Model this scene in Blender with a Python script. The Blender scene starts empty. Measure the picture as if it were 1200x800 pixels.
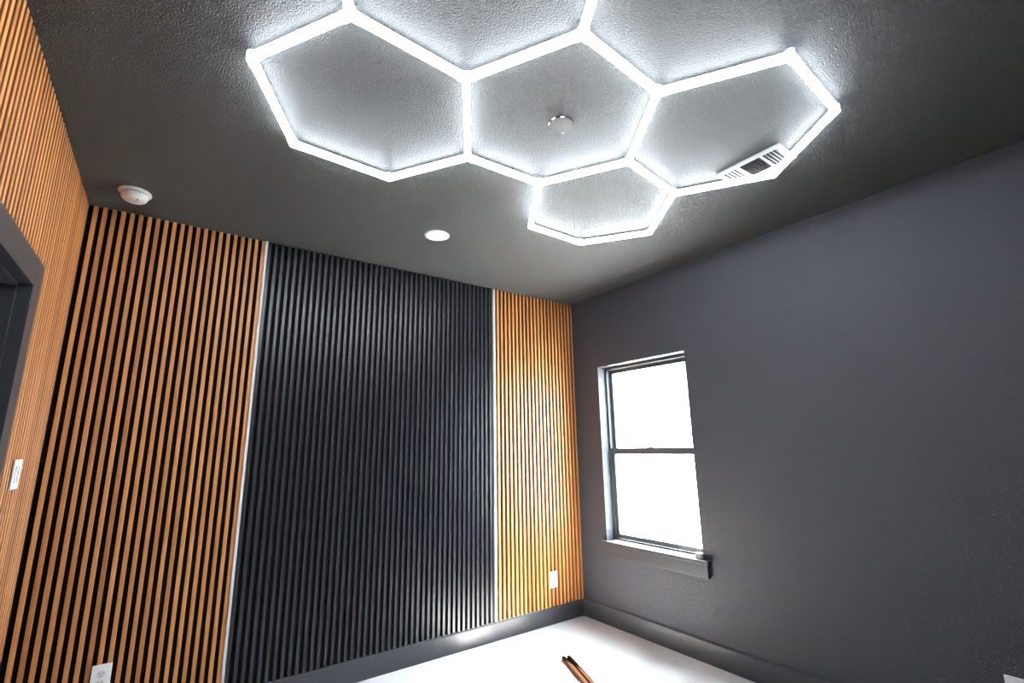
import bpy, bmesh, math, random
from mathutils import Matrix, Vector
random.seed(7)
scene = bpy.context.scene
COL = scene.collection

# ---------------------------------------------------------------- camera
F_PX, PITCH, YAW, ROLL = 557.16, 0.21686, 0.62107, -0.01596
CAM = Vector((-3.0538, -3.2697, 1.4061))
fw = Vector((math.sin(YAW) * math.cos(PITCH), math.cos(YAW) * math.cos(PITCH), math.sin(PITCH)))
r0 = Vector((math.cos(YAW), -math.sin(YAW), 0))
u0 = r0.cross(fw)
rt = r0 * math.cos(ROLL) + u0 * math.sin(ROLL)
up = -r0 * math.sin(ROLL) + u0 * math.cos(ROLL)
cam_d = bpy.data.cameras.new('camera')
cam_d.sensor_width = 36.0
cam_d.lens = F_PX / 1200.0 * 36.0
cam_d.clip_start = 0.02
cam = bpy.data.objects.new('camera', cam_d)
cam.matrix_world = Matrix(((rt.x, up.x, -fw.x, CAM.x), (rt.y, up.y, -fw.y, CAM.y), (rt.z, up.z, -fw.z, CAM.z), (0, 0, 0, 1)))
COL.objects.link(cam)
scene.camera = cam

# ---------------------------------------------------------------- light, exposure
SKY = 74.0
SUN = 270.0
LED = 60.0
CAN = 40.0
world = bpy.data.worlds.new('world')
scene.world = world
world.use_nodes = True
bg = world.node_tree.nodes['Background']
bg.inputs['Color'].default_value = (0.80, 0.91, 1.0, 1)
bg.inputs['Strength'].default_value = SKY
sun_d = bpy.data.lights.new('sun', 'SUN')
sun_d.energy = SUN
sun_d.angle = math.radians(0.6)
sun_d.color = (1.0, 0.985, 0.96)
sun = bpy.data.objects.new('sun', sun_d)
sun.rotation_euler = Vector((-1.0, 0.2, -1.6)).to_track_quat('-Z', 'Y').to_euler()
sun.location = (4, -1, 6)
COL.objects.link(sun)

scene.view_settings.view_transform = 'Standard'
scene.view_settings.look = 'None'
scene.view_settings.gamma = 1.0
scene.view_settings.use_curve_mapping = False
scene.view_settings.exposure = 0.0

# ---------------------------------------------------------------- dimensions
H = 2.74                 # ceiling
XL = -3.546              # front of the slats on the left wall
WL = -3.572              # left wall plane behind them
WB = 0.026               # back wall plane; slat fronts stand at y = 0
YR = -4.05               # rear wall, behind the camera
BASE_Z = 0.13

# ---------------------------------------------------------------- materials
def new_mat(name):
    m = bpy.data.materials.new(name)
    m.use_nodes = True
    nt = m.node_tree
    return m, nt, nt.nodes['Principled BSDF']

def plain(name, col, rough=0.5, metal=0.0, spec=0.5):
    m, nt, b = new_mat(name)
    b.inputs['Base Color'].default_value = (*col, 1)
    b.inputs['Roughness'].default_value = rough
    b.inputs['Metallic'].default_value = metal
    b.inputs['Specular IOR Level'].default_value = spec
    return m

def textured_paint(name, col, rough, scale, dist, spec=0.5):
    """orange-peel painted drywall"""
    m, nt, b = new_mat(name)
    N, L = nt.nodes, nt.links
    tc = N.new('ShaderNodeTexCoord')
    n1 = N.new('ShaderNodeTexNoise')
    n1.inputs['Scale'].default_value = scale
    n1.inputs['Detail'].default_value = 3
    n1.inputs['Roughness'].default_value = 0.5
    L.new(tc.outputs['Object'], n1.inputs['Vector'])
    cr = N.new('ShaderNodeValToRGB')
    cr.color_ramp.elements[0].position = 0.35
    cr.color_ramp.elements[1].position = 0.62
    L.new(n1.outputs['Fac'], cr.inputs['Fac'])
    bp = N.new('ShaderNodeBump')
    bp.inputs['Strength'].default_value = 1.0
    bp.inputs['Distance'].default_value = dist
    L.new(cr.outputs['Color'], bp.inputs['Height'])
    L.new(bp.outputs['Normal'], b.inputs['Normal'])
    n2 = N.new('ShaderNodeTexNoise')
    n2.inputs['Scale'].default_value = 2.0
    L.new(tc.outputs['Object'], n2.inputs['Vector'])
    mx = N.new('ShaderNodeMix'); mx.data_type = 'RGBA'
    mx.inputs['A'].default_value = (*[c * 0.96 for c in col], 1)
    mx.inputs['B'].default_value = (*[c * 1.04 for c in col], 1)
    L.new(n2.outputs['Fac'], mx.inputs['Factor'])
    L.new(mx.outputs['Result'], b.inputs['Base Color'])
    b.inputs['Roughness'].default_value = rough
    b.inputs['Specular IOR Level'].default_value = spec
    return m

def wood(name, light, dark, rough):
    m, nt, b = new_mat(name)
    N, L = nt.nodes, nt.links
    tc = N.new('ShaderNodeTexCoord')
    oi = N.new('ShaderNodeObjectInfo')
    off = N.new('ShaderNodeVectorMath'); off.operation = 'SCALE'
    off.inputs[0].default_value = (13.0, 7.0, 29.0)
    L.new(oi.outputs['Random'], off.inputs['Scale'])
    add = N.new('ShaderNodeVectorMath'); add.operation = 'ADD'
    L.new(tc.outputs['Object'], add.inputs[0]); L.new(off.outputs[0], add.inputs[1])
    mp = N.new('ShaderNodeMapping')
    mp.inputs['Scale'].default_value = (90, 90, 2.2)
    L.new(add.outputs[0], mp.inputs['Vector'])
    n = N.new('ShaderNodeTexNoise')
    n.inputs['Scale'].default_value = 1.0
    n.inputs['Detail'].default_value = 5
    L.new(mp.outputs['Vector'], n.inputs['Vector'])
    ad = N.new('ShaderNodeMath'); ad.operation = 'MULTIPLY_ADD'
    ad.inputs[1].default_value = 0.75; ad.inputs[2].default_value = -0.37
    L.new(oi.outputs['Random'], ad.inputs[0])
    sm = N.new('ShaderNodeMath'); sm.operation = 'ADD'; sm.use_clamp = True
    L.new(n.outputs['Fac'], sm.inputs[0]); L.new(ad.outputs[0], sm.inputs[1])
    mx = N.new('ShaderNodeMix'); mx.data_type = 'RGBA'
    mx.inputs['A'].default_value = (*dark, 1)
    mx.inputs['B'].default_value = (*light, 1)
    L.new(sm.outputs[0], mx.inputs['Factor'])
    L.new(mx.outputs['Result'], b.inputs['Base Color'])
    bp = N.new('ShaderNodeBump')
    bp.inputs['Strength'].default_value = 0.25
    bp.inputs['Distance'].default_value = 0.0006
    L.new(n.outputs['Fac'], bp.inputs['Height'])
    L.new(bp.outputs['Normal'], b.inputs['Normal'])
    b.inputs['Roughness'].default_value = rough
    return m

def emitter(name, col, strength):
    m, nt, b = new_mat(name)
    b.inputs['Base Color'].default_value = (0.9, 0.9, 0.9, 1)
    b.inputs['Roughness'].default_value = 0.4
    b.inputs['Emission Color'].default_value = (*col, 1)
    b.inputs['Emission Strength'].default_value = strength
    return m

def glass_mat():
    m = bpy.data.materials.new('window_glass')
    m.use_nodes = True
    nt = m.node_tree
    nt.nodes.clear()
    out = nt.nodes.new('ShaderNodeOutputMaterial')
    tr = nt.nodes.new('ShaderNodeBsdfTransparent')
    tr.inputs['Color'].default_value = (0.95, 0.97, 0.97, 1)
    gl = nt.nodes.new('ShaderNodeBsdfGlossy')
    gl.inputs['Roughness'].default_value = 0.02
    lw = nt.nodes.new('ShaderNodeLayerWeight')
    lw.inputs['Blend'].default_value = 0.12
    fr = nt.nodes.new('ShaderNodeMath'); fr.operation = 'MULTIPLY_ADD'
    fr.inputs[1].default_value = 0.25; fr.inputs[2].default_value = 0.03
    nt.links.new(lw.outputs['Facing'], fr.inputs[0])
    mx = nt.nodes.new('ShaderNodeMixShader')
    nt.links.new(fr.outputs[0], mx.inputs['Fac'])
    nt.links.new(tr.outputs[0], mx.inputs[1])
    nt.links.new(gl.outputs[0], mx.inputs[2])
    nt.links.new(mx.outputs[0], out.inputs['Surface'])
    return m

def carpet_mat():
    m, nt, b = new_mat('carpet')
    N, L = nt.nodes, nt.links
    tc = N.new('ShaderNodeTexCoord')
    n = N.new('ShaderNodeTexNoise')
    n.inputs['Scale'].default_value = 160
    n.inputs['Detail'].default_value = 3
    L.new(tc.outputs['Object'], n.inputs['Vector'])
    mx = N.new('ShaderNodeMix'); mx.data_type = 'RGBA'
    mx.inputs['A'].default_value = (0.53, 0.505, 0.495, 1)
    mx.inputs['B'].default_value = (0.72, 0.69, 0.68, 1)
    L.new(n.outputs['Fac'], mx.inputs['Factor'])
    L.new(mx.outputs['Result'], b.inputs['Base Color'])
    bp = N.new('ShaderNodeBump')
    bp.inputs['Strength'].default_value = 0.8
    bp.inputs['Distance'].default_value = 0.004
    L.new(n.outputs['Fac'], bp.inputs['Height'])
    L.new(bp.outputs['Normal'], b.inputs['Normal'])
    b.inputs['Roughness'].default_value = 0.95
    b.inputs['Specular IOR Level'].default_value = 0.1
    return m

M = {}
M['wall'] = textured_paint('charcoal_wall_paint', (0.031, 0.0335, 0.0425), 0.5, 170, 0.0016)
M['ceiling'] = textured_paint('charcoal_ceiling_paint', (0.0315, 0.0325, 0.0315), 0.6, 180, 0.0016)
M['ceiling_flat'] = plain('ceiling_cover_paint', (0.027, 0.028, 0.027), 0.5)
M['trim'] = plain('charcoal_trim_paint', (0.034, 0.036, 0.041), 0.36)
M['door'] = plain('dark_door_paint', (0.013, 0.014, 0.019), 0.4)
M['carpet'] = carpet_mat()
M['oak'] = wood('orange_oak', (0.54, 0.222, 0.066), (0.32, 0.115, 0.031), 0.48)
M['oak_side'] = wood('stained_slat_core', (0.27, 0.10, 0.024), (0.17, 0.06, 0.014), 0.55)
M['felt'] = plain('black_felt', (0.008, 0.008, 0.008), 0.95, spec=0.1)
M['black_slat'] = wood('black_stained_slat', (0.0145, 0.0150, 0.0205), (0.011, 0.0115, 0.016), 0.33)
M['black_backing'] = plain('black_painted_backing', (0.004, 0.004, 0.005), 0.8, spec=0.15)
M['white_trim'] = plain('white_edge_trim', (0.62, 0.58, 0.56), 0.5)
M['white'] = plain('white_plastic', (0.86, 0.86, 0.85), 0.35)
M['white_metal'] = plain('white_metal', (0.7, 0.7, 0.7), 0.4)
M['vent'] = plain('vent_enamel', (0.42, 0.43, 0.44), 0.45)
M['slot'] = plain('dark_slot', (0.006, 0.006, 0.007), 0.7, spec=0.2)
M['led'] = emitter('led_diffuser', (0.84, 0.92, 1.0), LED)
def frosted():
    m = bpy.data.materials.new('frosted_connector')
    m.use_nodes = True
    nt = m.node_tree
    nt.nodes.clear()
    out = nt.nodes.new('ShaderNodeOutputMaterial')
    tl = nt.nodes.new('ShaderNodeBsdfTranslucent')
    tl.inputs['Color'].default_value = (0.9, 0.92, 0.95, 1)
    df = nt.nodes.new('ShaderNodeBsdfDiffuse')
    df.inputs['Color'].default_value = (0.85, 0.87, 0.9, 1)
    mx = nt.nodes.new('ShaderNodeMixShader')
    mx.inputs['Fac'].default_value = 0.4
    nt.links.new(tl.outputs[0], mx.inputs[1])
    nt.links.new(df.outputs[0], mx.inputs[2])
    nt.links.new(mx.outputs[0], out.inputs['Surface'])
    return m
M['clip'] = frosted()
M['alu'] = plain('grey_tube_base', (0.3, 0.31, 0.33), 0.5)
M['can'] = emitter('warm_lens', (1.0, 0.82, 0.6), CAN)
M['frame'] = plain('grey_window_frame', (0.055, 0.058, 0.064), 0.4)
M['strip'] = wood('sun_dimmed_strip', (0.0135, 0.0048, 0.0018), (0.009, 0.003, 0.001), 0.8)  # wood colour taken near black to offset the sun, so it shows tan
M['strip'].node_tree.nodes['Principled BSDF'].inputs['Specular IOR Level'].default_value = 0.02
M['glass'] = glass_mat()
M['ground'] = plain('pale_concrete', (0.5, 0.48, 0.45), 0.9)
M['chip'] = plain('bare_white_gypsum', (0.8, 0.8, 0.78), 0.6)
M['paper'] = plain('white_paper', (0.75, 0.74, 0.74), 0.7)
M['knob'] = plain('brushed_nickel', (0.5, 0.48, 0.45), 0.3, 1.0)

# ---------------------------------------------------------------- helpers
def link(o, parent=None):
    COL.objects.link(o)
    if parent is not None:
        o.parent = parent
    return o

def obj(name, bm, mat, parent=None, loc=(0, 0, 0), smooth=False):
    me = bpy.data.meshes.new(name)
    bmesh.ops.recalc_face_normals(bm, faces=bm.faces[:])
    bm.to_mesh(me)
    bm.free()
    if mat is not None:
        me.materials.append(M[mat])
    if smooth:
        for p in me.polygons:
            p.use_smooth = True
    o = bpy.data.objects.new(name, me)
    o.location = loc
    return link(o, parent)

def inst(name, me, parent, loc, rot=(0, 0, 0)):
    o = bpy.data.objects.new(name, me)
    o.location = loc
    o.rotation_euler = rot
    return link(o, parent)

def empty(name, loc=(0, 0, 0), rot=(0, 0, 0)):
    o = bpy.data.objects.new(name, None)
    o.empty_display_size = 0.05
    o.location = loc
    o.rotation_euler = rot
    return link(o)

def tag(o, label=None, cat=None, group=None, kind=None):
    if label: o['label'] = label
    if cat: o['category'] = cat
    if group: o['group'] = group
    if kind: o['kind'] = kind
    return o

def box(bm, x0, x1, y0, y1, z0, z1, bevel=0.0):
    b2 = bmesh.new() if bevel else bm
    v = [b2.verts.new((x, y, z)) for x in (x0, x1) for y in (y0, y1) for z in (z0, z1)]
    for f in ((0, 1, 3, 2), (4, 6, 7, 5), (0, 4, 5, 1), (2, 3, 7, 6), (0, 2, 6, 4), (1, 5, 7, 3)):
        b2.faces.new([v[i] for i in f])
    if bevel:
        bmesh.ops.recalc_face_normals(b2, faces=b2.faces[:])
        bmesh.ops.bevel(b2, geom=b2.edges[:], offset=bevel, segments=2, profile=0.6, affect='EDGES')
        me = bpy.data.meshes.new('tmp')
        b2.to_mesh(me); b2.free()
        bm.from_mesh(me)
        bpy.data.meshes.remove(me)
    return bm

def bx(*a, bevel=0.0):
    return box(bmesh.new(), *a, bevel=bevel)

def prism(prof, axis, a0, a1, bm=None):
    """closed 2-D profile extruded along x / y / z"""
    bm = bm or bmesh.new()
    def pt(p, a):
        return {'x': (a, p[0], p[1]), 'y': (p[0], a, p[1]), 'z': (p[0], p[1], a)}[axis]
    lo = [bm.verts.new(pt(p, a0)) for p in prof]
    hi = [bm.verts.new(pt(p, a1)) for p in prof]
    n = len(prof)
    for i in range(n):
        bm.faces.new((lo[i], lo[(i + 1) % n], hi[(i + 1) % n], hi[i]))
    bm.faces.new(lo[::-1]); bm.faces.new(hi)
    return bm

def lathe(prof, n=48, bm=None):
    """profile of (radius, z) spun about z; ends on the axis are closed"""
    bm = bm or bmesh.new()
    rings = []
    for r, z in prof:
        if r < 1e-6:
            rings.append([bm.verts.new((0, 0, z))])
        else:
            rings.append([bm.verts.new((r * math.cos(2 * math.pi * i / n), r * math.sin(2 * math.pi * i / n), z)) for i in range(n)])
    for a, b in zip(rings, rings[1:]):
        for i in range(n):
            j = (i + 1) % n
            if len(a) == 1 and len(b) == 1: continue
            if len(a) == 1: bm.faces.new((a[0], b[i], b[j]))
            elif len(b) == 1: bm.faces.new((a[i], a[j], b[0]))
            else: bm.faces.new((a[i], a[j], b[j], b[i]))
    return bm

def mesh_of(bm, name, mat, smooth=False):
    me = bpy.data.meshes.new(name)
    bmesh.ops.recalc_face_normals(bm, faces=bm.faces[:])
    bm.to_mesh(me); bm.free()
    me.materials.append(M[mat])
    if smooth:
        for p in me.polygons: p.use_smooth = True
    return me

def struct(name, bm, mat):
    return tag(obj(name, bm, mat), kind='structure')

# ---------------------------------------------------------------- room shell
T = 0.15
DY0, DY1, DZ = -1.64, -0.83, 2.035           # door opening in the left wall
WY0, WY1, WZ0, WZ1 = -1.19, -0.305, 0.635, 2.08   # window opening in the right wall

tag(struct('floor', bx(WL - 1.3, T, YR - T, WB + T, -0.2, 0.0), 'carpet'), 'pale beige carpet floor, very bright below the window', 'floor')
tag(struct('ceiling', bx(WL - T, T, YR - T, WB + T, H, H + 0.2), 'ceiling'), 'dark charcoal ceiling with a sprayed bumpy texture', 'ceiling')
tag(struct('wall_back', bx(WL - T, T, WB, WB + T, 0, H), 'wall'), 'charcoal wall behind the slat panels', 'wall')
tag(struct('wall_rear', bx(WL - T, T, YR - T, YR, 0, H), 'wall'), 'charcoal wall facing the black slat panel', 'wall')
bm = bmesh.new()
box(bm, 0, T, WY1, WB, 0, H)
box(bm, 0, T, YR, WY0, 0, H)
box(bm, 0, T, WY0, WY1, 0, WZ0)
box(bm, 0, T, WY0, WY1, WZ1, H)
tag(struct('wall_right', bm, 'wall'), 'charcoal textured wall with the single window', 'wall')
bm = bmesh.new()
box(bm, WL - T, WL, DY1, WB, 0, H)
box(bm, WL - T, WL, YR, DY0, 0, H)
box(bm, WL - T, WL, DY0, DY1, DZ, H)
tag(struct('wall_left', bm, 'wall'), 'wall behind the wood slats around the dark doorway', 'wall')

def baseboard_prof(t, h):
    return [(0, 0), (t, 0), (t, h - 0.012), (t - 0.003, h - 0.004), (t - 0.007, h), (0, h)]
pr = [(WB - a, b) for a, b in baseboard_prof(0.028, BASE_Z)]
struct('baseboard_back', prism(pr, 'x', WL, 0.0), 'trim')
pr = [(-a, b) for a, b in baseboard_prof(0.014, 0.14)]
struct('baseboard_right', prism(pr, 'y', YR, WB - 0.028), 'trim')
pr = [(WL + a, b) for a, b in baseboard_prof(0.028, BASE_Z)]
bm = prism(pr, 'y', DY1 + 0.105, WB - 0.028)
prism(pr, 'y', YR, DY0 - 0.105, bm)
struct('baseboard_left', bm, 'trim')

# unseen closed shell, added behind the door to keep sky light out
bm = bmesh.new()
hx = WL - 1.25
box(bm, hx - 0.05, hx, DY0 - 0.5, DY1 + 0.5, 0, H)
box(bm, hx, WL - T, DY0 - 0.55, DY0 - 0.5, 0, H)
box(bm, hx, WL - T, DY1 + 0.5, DY1 + 0.55, 0, H)
box(bm, hx - 0.05, WL - T, DY0 - 0.55, DY1 + 0.55, H, H + 0.05)
tag(struct('hall_light_blocker', bm, 'wall'), 'unseen dark shell added beyond the door to block light', 'wall')

# ground outside the window
tag(struct('ground', bx(T + 0.02, 30, -25, 25, -0.5, -0.3), 'ground'), 'sunlit pale ground outside the window', 'ground')

# ---------------------------------------------------------------- slat panels
def slat_mesh(name, w, d, l, mat):
    """front faces -y at y = 0; stands on z = 0"""
    c = 0.0012
    me = mesh_of(prism([(0, d), (0, c), (c, 0), (w - c, 0), (w, c), (w, d)], 'z', 0, l), name, mat)
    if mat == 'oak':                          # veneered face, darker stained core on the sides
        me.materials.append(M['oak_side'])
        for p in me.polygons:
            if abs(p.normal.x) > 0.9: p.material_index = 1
    return me

SW, SD, FELT = 0.0193, 0.018, 0.0065
ZT = H - 0.003
def back_panel(x0, x1, n, first_gap, mat, label):
    root = empty('wood_cladding', (x0, 0, BASE_Z))
    tag(root, label, 'wall panel', 'slat panels on the back wall')
    obj('felt_backing', bx(0, x1 - x0, SD, SD + FELT, 0, ZT - BASE_Z), 'felt' if mat == 'oak' else 'black_backing', root)
    p = (x1 - x0) / n
    me = slat_mesh('slat', SW, SD, ZT - BASE_Z - 0.002, mat)
    for i in range(n):
        inst('slat', me, root, (p * i + (p - SW if first_gap else 0), random.uniform(-0.0006, 0.0006), 0.001))
    return root
back_panel(XL + 0.001, -2.675, 22, True, 'oak', 'orange wood slat panel between the left corner and the black slats')
back_panel(-2.657, -0.909, 44, False, 'black_slat', 'wide black slat panel in the middle of the back wall')
back_panel(-0.889, -0.002, 22, True, 'oak', 'orange wood slat panel beside the right corner by the window')
tag(struct('trim_1', bx(-2.6735, -2.6585, -0.004, WB, BASE_Z, ZT, bevel=0.001), 'white_trim'), 'white vertical edge strip at the left side of the black slats', 'trim')
tag(struct('trim_2', bx(-0.9085, -0.8895, -0.004, WB, BASE_Z, ZT, bevel=0.001), 'white_trim'), 'white vertical edge strip at the right side of the black slats', 'trim')

CAS = 0.1
root = empty('wood_cladding', (XL, 0, BASE_Z))
tag(root, 'orange wood slat panel on the left wall around the dark doorway', 'wall panel')
bm = bmesh.new()
ya, yb = DY0 - CAS, DY1 + CAS
zc = DZ + CAS + 0.002
box(bm, -SD - FELT, -SD, yb, -0.001, 0, ZT - BASE_Z)
box(bm, -SD - FELT, -SD, YR, ya, 0, ZT - BASE_Z)
box(bm, -SD - FELT, -SD, ya, yb, zc - BASE_Z, ZT - BASE_Z)
obj('felt_backing', bm, 'felt', root)
me_full = slat_mesh('slat', SW, SD, ZT - BASE_Z - 0.002, 'oak')
me_short = slat_mesh('slat', SW, SD, ZT - zc, 'oak')
p = 0.0397
k = 0
while True:
    y1 = -0.002 - k * p                       # the slat's edge nearer the back wall
    y0 = y1 - SW
    if y0 < YR + 0.03: break
    # slat mesh faces -y; turned +90 deg about z it faces +x
    over = y0 > ya - SW and y0 < yb
    if over:
        inst('slat', me_short, root, (random.uniform(-.0006, .0006), y0, zc - BASE_Z), (0, 0, math.pi / 2))
    else:
        inst('slat', me_full, root, (random.uniform(-.0006, .0006), y0, 0.001), (0, 0, math.pi / 2))
    k += 1

# ---------------------------------------------------------------- door
door = empty('door_1', (WL, (DY0 + DY1) / 2, 0))
tag(door, 'dark painted door with charcoal casing set in the wood slats', 'door', kind='structure')
hy = (DY1 - DY0) / 2
CT = 0.042                                    # casing stands proud of the slats
obj('casing', bx(0, CT, hy - 0.006, hy + CAS, 0, DZ - 0.006 + CAS + 0.006, bevel=0.002), 'trim', door)
obj('casing', bx(0, CT, -hy - CAS, -hy + 0.006, 0, DZ - 0.006 + CAS + 0.006, bevel=0.002), 'trim', door)
obj('casing', bx(0, CT, -hy + 0.006, hy - 0.006, DZ - 0.006, DZ + CAS, bevel=0.002), 'trim', door)
obj('jamb', bx(-T, 0.0, hy - 0.018, hy, 0, DZ), 'trim', door)
obj('jamb', bx(-T, 0.0, -hy, -hy + 0.018, 0, DZ), 'trim', door)
obj('jamb', bx(-T, 0.0, -hy + 0.018, hy - 0.018, DZ - 0.018, DZ), 'trim', door)
obj('door_stop', bx(-0.10, -0.065, hy - 0.03, hy - 0.018, 0, DZ - 0.018), 'trim', door)
obj('door_stop', bx(-0.10, -0.065, -hy + 0.018, hy - 0.03, DZ - 0.03, DZ - 0.018), 'trim', door)
slab = bx(-0.14, -0.102, -hy + 0.02, hy - 0.02, 0.012, DZ - 0.02, bevel=0.002)
for z0, z1 in ((0.2, 0.92), (1.08, 1.85)):
    for s in (-1, 1):
        box(slab, -0.103, -0.096, s * 0.19 - 0.14, s * 0.19 + 0.14, z0, z1, bevel=0.003)
sl = obj('door_leaf', slab, 'door', door)
bm = lathe([(0, 0), (0.03, 0), (0.03, 0.006), (0.012, 0.01), (0.012, 0.04), (0.026, 0.05), (0.028, 0.062), (0.02, 0.072), (0, 0.074)], 24)
bmesh.ops.rotate(bm, cent=(0, 0, 0), matrix=Matrix.Rotation(math.pi / 2, 3, 'Y'), verts=bm.verts)
obj('knob', bm, 'knob', sl, (-0.102, -hy + 0.085, 0.96), smooth=True)

# ---------------------------------------------------------------- window
win = empty('window_1', (0, (WY0 + WY1) / 2, WZ0))
tag(win, 'narrow single-hung window with grey frame in the charcoal wall', 'window', kind='structure')
hw = (WY1 - WY0) / 2
hh = WZ1 - WZ0
def ring(bm, x0, x1, w, z0, z1, side, top, bottom, bevel=0.0015):
    box(bm, x0, x1, -w, -w + side, z0, z1, bevel=bevel)
    box(bm, x0, x1, w - side, w, z0, z1, bevel=bevel)
    box(bm, x0, x1, -w + side, w - side, z1 - top, z1, bevel=bevel)
    box(bm, x0, x1, -w + side, w - side, z0, z0 + bottom, bevel=bevel)
    return bm
FX = 0.085
bm = ring(bmesh.new(), FX, T, hw, 0.0, hh, 0.022, 0.024, 0.010)
box(bm, FX, FX + 0.006, -hw + 0.022, hw - 0.022, 0.010, 0.013)
obj('frame', bm, 'frame', win)
zm = 1.352 - WZ0
up_s = obj('upper_sash', ring(bmesh.new(), FX + 0.034, FX + 0.058, hw - 0.023, zm - 0.024, hh - 0.025, 0.034, 0.034, 0.04), 'frame', win)
obj('pane', bx(FX + 0.044, FX + 0.047, -hw + 0.057, hw - 0.057, zm + 0.016, hh - 0.059), 'glass', up_s)
lo_s = obj('lower_sash', ring(bmesh.new(), FX + 0.008, FX + 0.032, hw - 0.023, 0.0135, zm + 0.026, 0.034, 0.052, 0.036), 'frame', win)
obj('pane', bx(FX + 0.018, FX + 0.021, -hw + 0.057, hw - 0.057, 0.0495, zm - 0.026), 'glass', lo_s)
obj('sash_lock', bx(FX - 0.004, FX + 0.03, -0.025, 0.025, zm + 0.026, zm + 0.036, bevel=0.003), 'frame', lo_s)
obj('sill', bx(-0.045, FX, -hw + 0.0005, hw - 0.0005, -0.02, 0.004, bevel=0.002), 'trim', win)
so = bx(-0.045, 0.0, -hw - 0.06, -hw, -0.02, 0.004, bevel=0.002)
box(so, -0.045, 0.0, hw, hw + 0.035, -0.02, 0.004, bevel=0.002)
obj('sill_horn', so, 'trim', win)
obj('apron', bx(-0.03, 0.0, -hw - 0.045, hw + 0.02, -0.108, -0.02, bevel=0.002), 'trim', win)

# ---------------------------------------------------------------- hexagon light
ZC = H - 0.002
V = dict(A=(-2.965, -1.639), B=(-2.740, -2.000), C=(-2.313, -1.972), D=(-2.065, -1.558), E=(-2.300, -1.191), F=(-2.749, -1.219),
         G=(-2.096, -2.355), I=(-1.674, -2.324), J=(-1.415, -1.955), K=(-1.650, -1.569), L=(-1.433, -2.698), M=(-0.994, -2.671),
         N=(-0.722, -2.289), O=(-0.985, -1.892), P=(-0.705, -1.510), Q=(-0.968, -1.149), R=(-1.389, -1.158),
         S=(-2.945, -2.392), U=(-2.317, -2.745), W=(-2.742, -2.772))
EDGES = 'AB BC CD DE EF FA CG GI IJ JK KD IL LM MN NO OJ OP PQ QR RK BS SW WU UG'.split()
hexl = empty('hexagon_light', (-1.85, -1.95, H))
tag(hexl, 'glowing white honeycomb tube light fixed across the ceiling', 'ceiling light')
TW = 0.0135                                   # half width of a tube
TT, TB, TH = 0.0112, 0.0135, 0.040              # gap to the ceiling, bottom of base, overall drop
def place(name, a, b, bm, mat, parent, smooth=False):
    o = obj(name, bm, mat, parent, smooth=smooth)
    d = Vector((b[0] - a[0], b[1] - a[1]))
    if parent is hexl:
        o.location = (a[0] + 1.85, a[1] + 1.95, 0)
        o.rotation_euler = (0, 0, math.atan2(d.y, d.x))
    return o
GAP = 0.014
for e in EDGES:
    a, b = V[e[0]], V[e[1]]
    ln = math.hypot(b[0] - a[0], b[1] - a[1])
    prof = [(-TW, -TB)] + [(-TW * math.cos(t), -TB - 0.006 - (TH - TB - 0.006) * math.sin(t)) for t in [math.pi * i / 12 for i in range(13)]] + [(TW, -TB)]
    tube = place('tube', a, b, prism(prof, 'x', GAP, ln - GAP), 'led', hexl)
    place('tube_base', a, b, bx(GAP, ln - GAP, -TW + 0.003, TW - 0.003, -TB, -TT), 'alu', tube)
deg = {}
for e in EDGES:
    for s, t in ((0, 1), (1, 0)):
        d = Vector(V[e[t]]) - Vector(V[e[s]])
        deg.setdefault(e[s], []).append(math.atan2(d.y, d.x))
for k, angs in deg.items():
    bm = lathe([(0, -0.001), (TW + 0.0025, -0.001), (TW + 0.0025, -TH + 0.006), (TW - 0.004, -TH), (0, -TH)], 20)
    for an in angs:
        n0 = len(bm.verts)
        b2 = bx(0.006, 0.034, -TW - 0.0012, -TW - 0.0001, -0.034, -TT)
        box(b2, 0.006, 0.034, TW + 0.0001, TW + 0.0012, -0.034, -TT)
        bmesh.ops.rotate(b2, cent=(0, 0, 0), matrix=Matrix.Rotation(an, 3, 'Z'), verts=b2.verts)
        me = bpy.data.meshes.new('t'); b2.to_mesh(me); b2.free(); bm.from_mesh(me); bpy.data.meshes.remove(me)
    obj('connector', bm, 'clip', hexl, (V[k][0] + 1.85, V[k][1] + 1.95, 0))

for cx, cy in ((-2.294, -1.163), (-0.70, -2.262)):
    obj('mounting_clip', bx(-0.006, 0.006, -0.012, 0.012, -0.012, -0.0005, bevel=0.0015), 'clip', hexl, (cx + 1.85, cy + 1.95, 0))

# ---------------------------------------------------------------- ceiling fittings
# smoke detector
sd = empty('smoke_detector', (-3.335, -0.285, H))
tag(sd, 'round white smoke detector on the dark ceiling by the left corner', 'smoke detector')
obj('base', lathe([(0, 0), (0.07, 0), (0.071, -0.004), (0.07, -0.011), (0.064, -0.014), (0, -0.014)]), 'white', sd, smooth=True)
obj('vent_slit', lathe([(0, -0.014), (0.054, -0.014), (0.054, -0.018), (0, -0.018)]), 'slot', sd)
cov = obj('cover', lathe([(0, -0.018), (0.0585, -0.018), (0.0575, -0.030), (0.052, -0.043), (0.042, -0.050), (0.018, -0.053), (0, -0.053)]), 'white', sd, smooth=True)
obj('test_button', lathe([(0, -0.052), (0.012, -0.052), (0.012, -0.0545), (0.010, -0.056), (0, -0.056)], 24), 'white_metal', cov, (0.012, -0.012, 0))
obj('indicator', lathe([(0, -0.049), (0.005, -0.049), (0.005, -0.0525), (0, -0.0525)], 12), 'slot', cov, (0.016, -0.030, 0))

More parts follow.
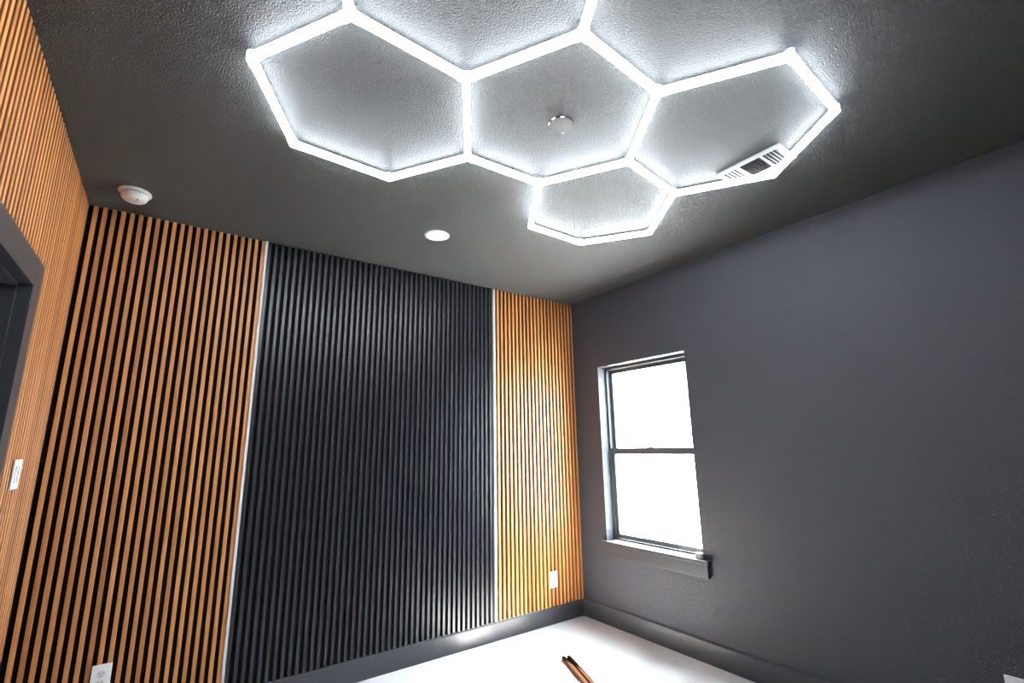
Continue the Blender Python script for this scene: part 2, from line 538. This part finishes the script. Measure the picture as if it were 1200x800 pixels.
# recessed downlight
cl = empty('downlight', (-1.785, -0.685, H))
tag(cl, 'small round warm recessed downlight in front of the black slats', 'ceiling light')
obj('trim_ring', lathe([(0.062, -0.001), (0.08, -0.001), (0.08, -0.004), (0.074, -0.007), (0.064, -0.008), (0.060, -0.004), (0.062, -0.001)]), 'white', cl, smooth=True)
obj('lens', lathe([(0, -0.002), (0.061, -0.002), (0.061, -0.005), (0.04, -0.0075), (0, -0.0085)]), 'can', cl, smooth=True)

# blank cover plate
cp = empty('cover_plate', (-1.838, -1.955, H))
tag(cp, 'round flat charcoal cover plate in the middle hexagon of the light', 'cover plate')
obj('plate', lathe([(0, 0), (0.051, 0), (0.051, -0.0035), (0.049, -0.005), (0, -0.005)], 40), 'ceiling_flat', cp)
obj('gap_ring', lathe([(0.051, 0), (0.0545, 0), (0.0545, -0.0012), (0.051, -0.0012), (0.051, 0)], 40), 'slot', cp)
for a0, a1, r in ((-2.35, -2.02, 0.049), (2.5, 2.85, 0.051), (0.6, 0.85, 0.051), (-3.1, -2.75, 0.052)):
    bm = bmesh.new()
    n = 5
    pts = [(r * math.cos(a0 + (a1 - a0) * i / n), r * math.sin(a0 + (a1 - a0) * i / n)) for i in range(n + 1)]
    pts += [((r + 0.0035) * math.cos(a1 - (a1 - a0) * i / n), (r + 0.0035) * math.sin(a1 - (a1 - a0) * i / n)) for i in range(n + 1)]
    obj('bare_chip', prism(pts, 'z', -0.0062, -0.0005, bm), 'chip', cp)

# air register
VX, VY = -0.842, -2.264
vent = empty('air_register', (VX, VY, H))
tag(vent, 'white three-section air register partly behind the right hexagon', 'air vent')
LX, LY = 0.088, 0.153
bm = bmesh.new()
ap = [(-0.132, -0.062), (-0.050, 0.050), (0.062, 0.132)]     # openings along y
box(bm, -LX, -0.066, -LY, LY, -0.0105, -0.0075)
box(bm, 0.066, LX, -LY, LY, -0.0105, -0.0075)
for y0, y1 in ((-LY, ap[0][0]), (ap[0][1], ap[1][0]), (ap[1][1], ap[2][0]), (ap[2][1], LY)):
    box(bm, -0.066, 0.066, y0, y1, -0.0105, -0.0075)
box(bm, -LX, -LX + 0.003, -LY, LY, -0.0075, -0.0005)
box(bm, LX - 0.003, LX, -LY, LY, -0.0075, -0.0005)
box(bm, -LX, LX, -LY, -LY + 0.003, -0.0075, -0.0005)
box(bm, -LX, LX, LY - 0.003, LY, -0.0075, -0.0005)
obj('face_frame', bm, 'vent', vent)
obj('duct_shade_plate', bx(-0.07, 0.07, -0.136, 0.136, -0.0025, -0.0005), 'slot', vent)  # near-black plate stands in for duct shade; the ceiling has no opening
def blade(y, ang):
    b2 = bx(-0.066, 0.066, -0.0045, 0.0045, -0.0005, 0.0005)
    bmesh.ops.rotate(b2, cent=(0, 0, 0), matrix=Matrix.Rotation(ang, 3, 'X'), verts=b2.verts)
    obj('louver', b2, 'vent', vent, (0, y, -0.0062))
for i in range(4):
    blade(ap[2][0] + 0.008 + i * 0.0165, math.radians(22))
    blade(ap[0][0] + 0.008 + i * 0.0165, math.radians(52))
for i in range(9):
    x = -0.056 + i * 0.014
    obj('grille_bar', bx(x - 0.0008, x + 0.0008, -0.046, 0.046, -0.0095, -0.004), 'slot', vent)
for i in range(7):
    y = -0.042 + i * 0.014
    obj('grille_bar', bx(-0.062, 0.062, y - 0.0008, y + 0.0008, -0.009, -0.005), 'slot', vent)

# ---------------------------------------------------------------- outlets and switch
def outlet(loc, rz, label):
    """local: plate faces -y, centred on the wall face"""
    t = empty('wall_outlet', loc, (0, 0, rz))
    tag(t, label, 'outlet', 'white wall outlets')
    obj('plate', bx(-0.0385, 0.0385, -0.006, 0.0, -0.062, 0.062, bevel=0.002), 'white', t)
    for s in (1, -1):
        c = [(0.0165 * math.cos(a), max(-0.014, min(0.014, 0.0175 * math.sin(a)))) for a in [2 * math.pi * i / 20 for i in range(20)]]
        bm = prism([(x, z + s * 0.0195) for x, z in c], 'y', -0.008, -0.0055)
        f = obj('receptacle', bm, 'white_metal', t)
        z = s * 0.0195
        obj('slot', bx(-0.0075, -0.0055, -0.0084, -0.0078, z - 0.001, z + 0.008), 'slot', f)
        obj('slot', bx(0.0055, 0.0075, -0.0084, -0.0078, z, z + 0.007), 'slot', f)
        obj('slot', bx(-0.0025, 0.0025, -0.0084, -0.0078, z - 0.0095, z - 0.005, bevel=0.001), 'slot', f)
    bm = lathe([(0, 0), (0.0035, 0), (0.003, 0.001), (0, 0.0013)], 12)
    bmesh.ops.rotate(bm, cent=(0, 0, 0), matrix=Matrix.Rotation(math.pi / 2, 3, 'X'), verts=bm.verts)
    obj('screw', bm, 'white_metal', t, (0, -0.0058, 0))
    return t
outlet((-3.186, -0.0002, 0.345), 0, 'white outlet low on the left wood slats of the back wall')
outlet((-0.335, -0.0002, 0.333), 0, 'white outlet on the wood slats near the window corner')
outlet((-0.0002, -2.643, 0.353), math.pi / 2 * -1 + math.pi * 0, 'white outlet low on the charcoal window wall')
sw = empty('light_switch', (XL + 0.0002, -0.445, 1.325), (0, 0, math.pi / 2))
tag(sw, 'white double switch plate on the wood slats beside the door', 'light switch')
obj('plate', bx(-0.058, 0.058, -0.006, 0.0, -0.059, 0.059, bevel=0.002), 'white', sw)
for s in (-1, 1):
    pr = [(-0.0055, -0.033), (-0.0055, 0.033), (-0.011, 0.033), (-0.0075, 0.0), (-0.0085, -0.033)]
    obj('rocker', prism(pr, 'x', s * 0.023 - 0.0165, s * 0.023 + 0.0165), 'white_metal', sw)

# ---------------------------------------------------------------- small loose things
# wooden slat offcut on the carpet
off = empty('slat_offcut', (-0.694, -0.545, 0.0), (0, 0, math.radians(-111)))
tag(off, 'orange wooden slat offcut lying on the bright carpet', 'wood offcut')
obj('felt_backing', bx(0, 0.44, -0.034, 0.03, 0.001, 0.006), 'felt', off)
def strip(y0, y1):
    c = 0.002
    return prism([(y0, 0.006), (y1, 0.006), (y1, 0.024 - c), (y1 - c, 0.024), (y0 + c, 0.024), (y0, 0.024 - c)], 'x', 0.0, 0.44)
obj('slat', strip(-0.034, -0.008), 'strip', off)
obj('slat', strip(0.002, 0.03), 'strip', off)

# things left on the sill
bkt = obj('mounting_block', bx(-0.02, 0.02, -0.022, 0.022, 0, 0.035, bevel=0.003), 'white', None, (0.006, WY0 + 0.03, WZ0 + 0.0045))
tag(bkt, 'small white plastic block at the near end of the window sill', 'plastic block')
bm = bmesh.new()
n = 10
vs = []
for i in range(n + 1):
    y = -0.11 + 0.22 * i / n
    for x in (-0.026, 0.026):
        vs.append(bm.verts.new((x, y, 0.002 + 0.006 * math.sin(i * 1.1 + (x > 0)) ** 2)))
for i in range(n):
    bm.faces.new((vs[2 * i], vs[2 * i + 1], vs[2 * i + 3], vs[2 * i + 2]))
bmesh.ops.solidify(bm, geom=bm.faces[:], thickness=0.0008)
pp = obj('paper_strip', bm, 'paper', None, (0.0, WY0 + 0.19, WZ0 + 0.005))
tag(pp, 'crumpled white paper strip lying on the window sill', 'paper')
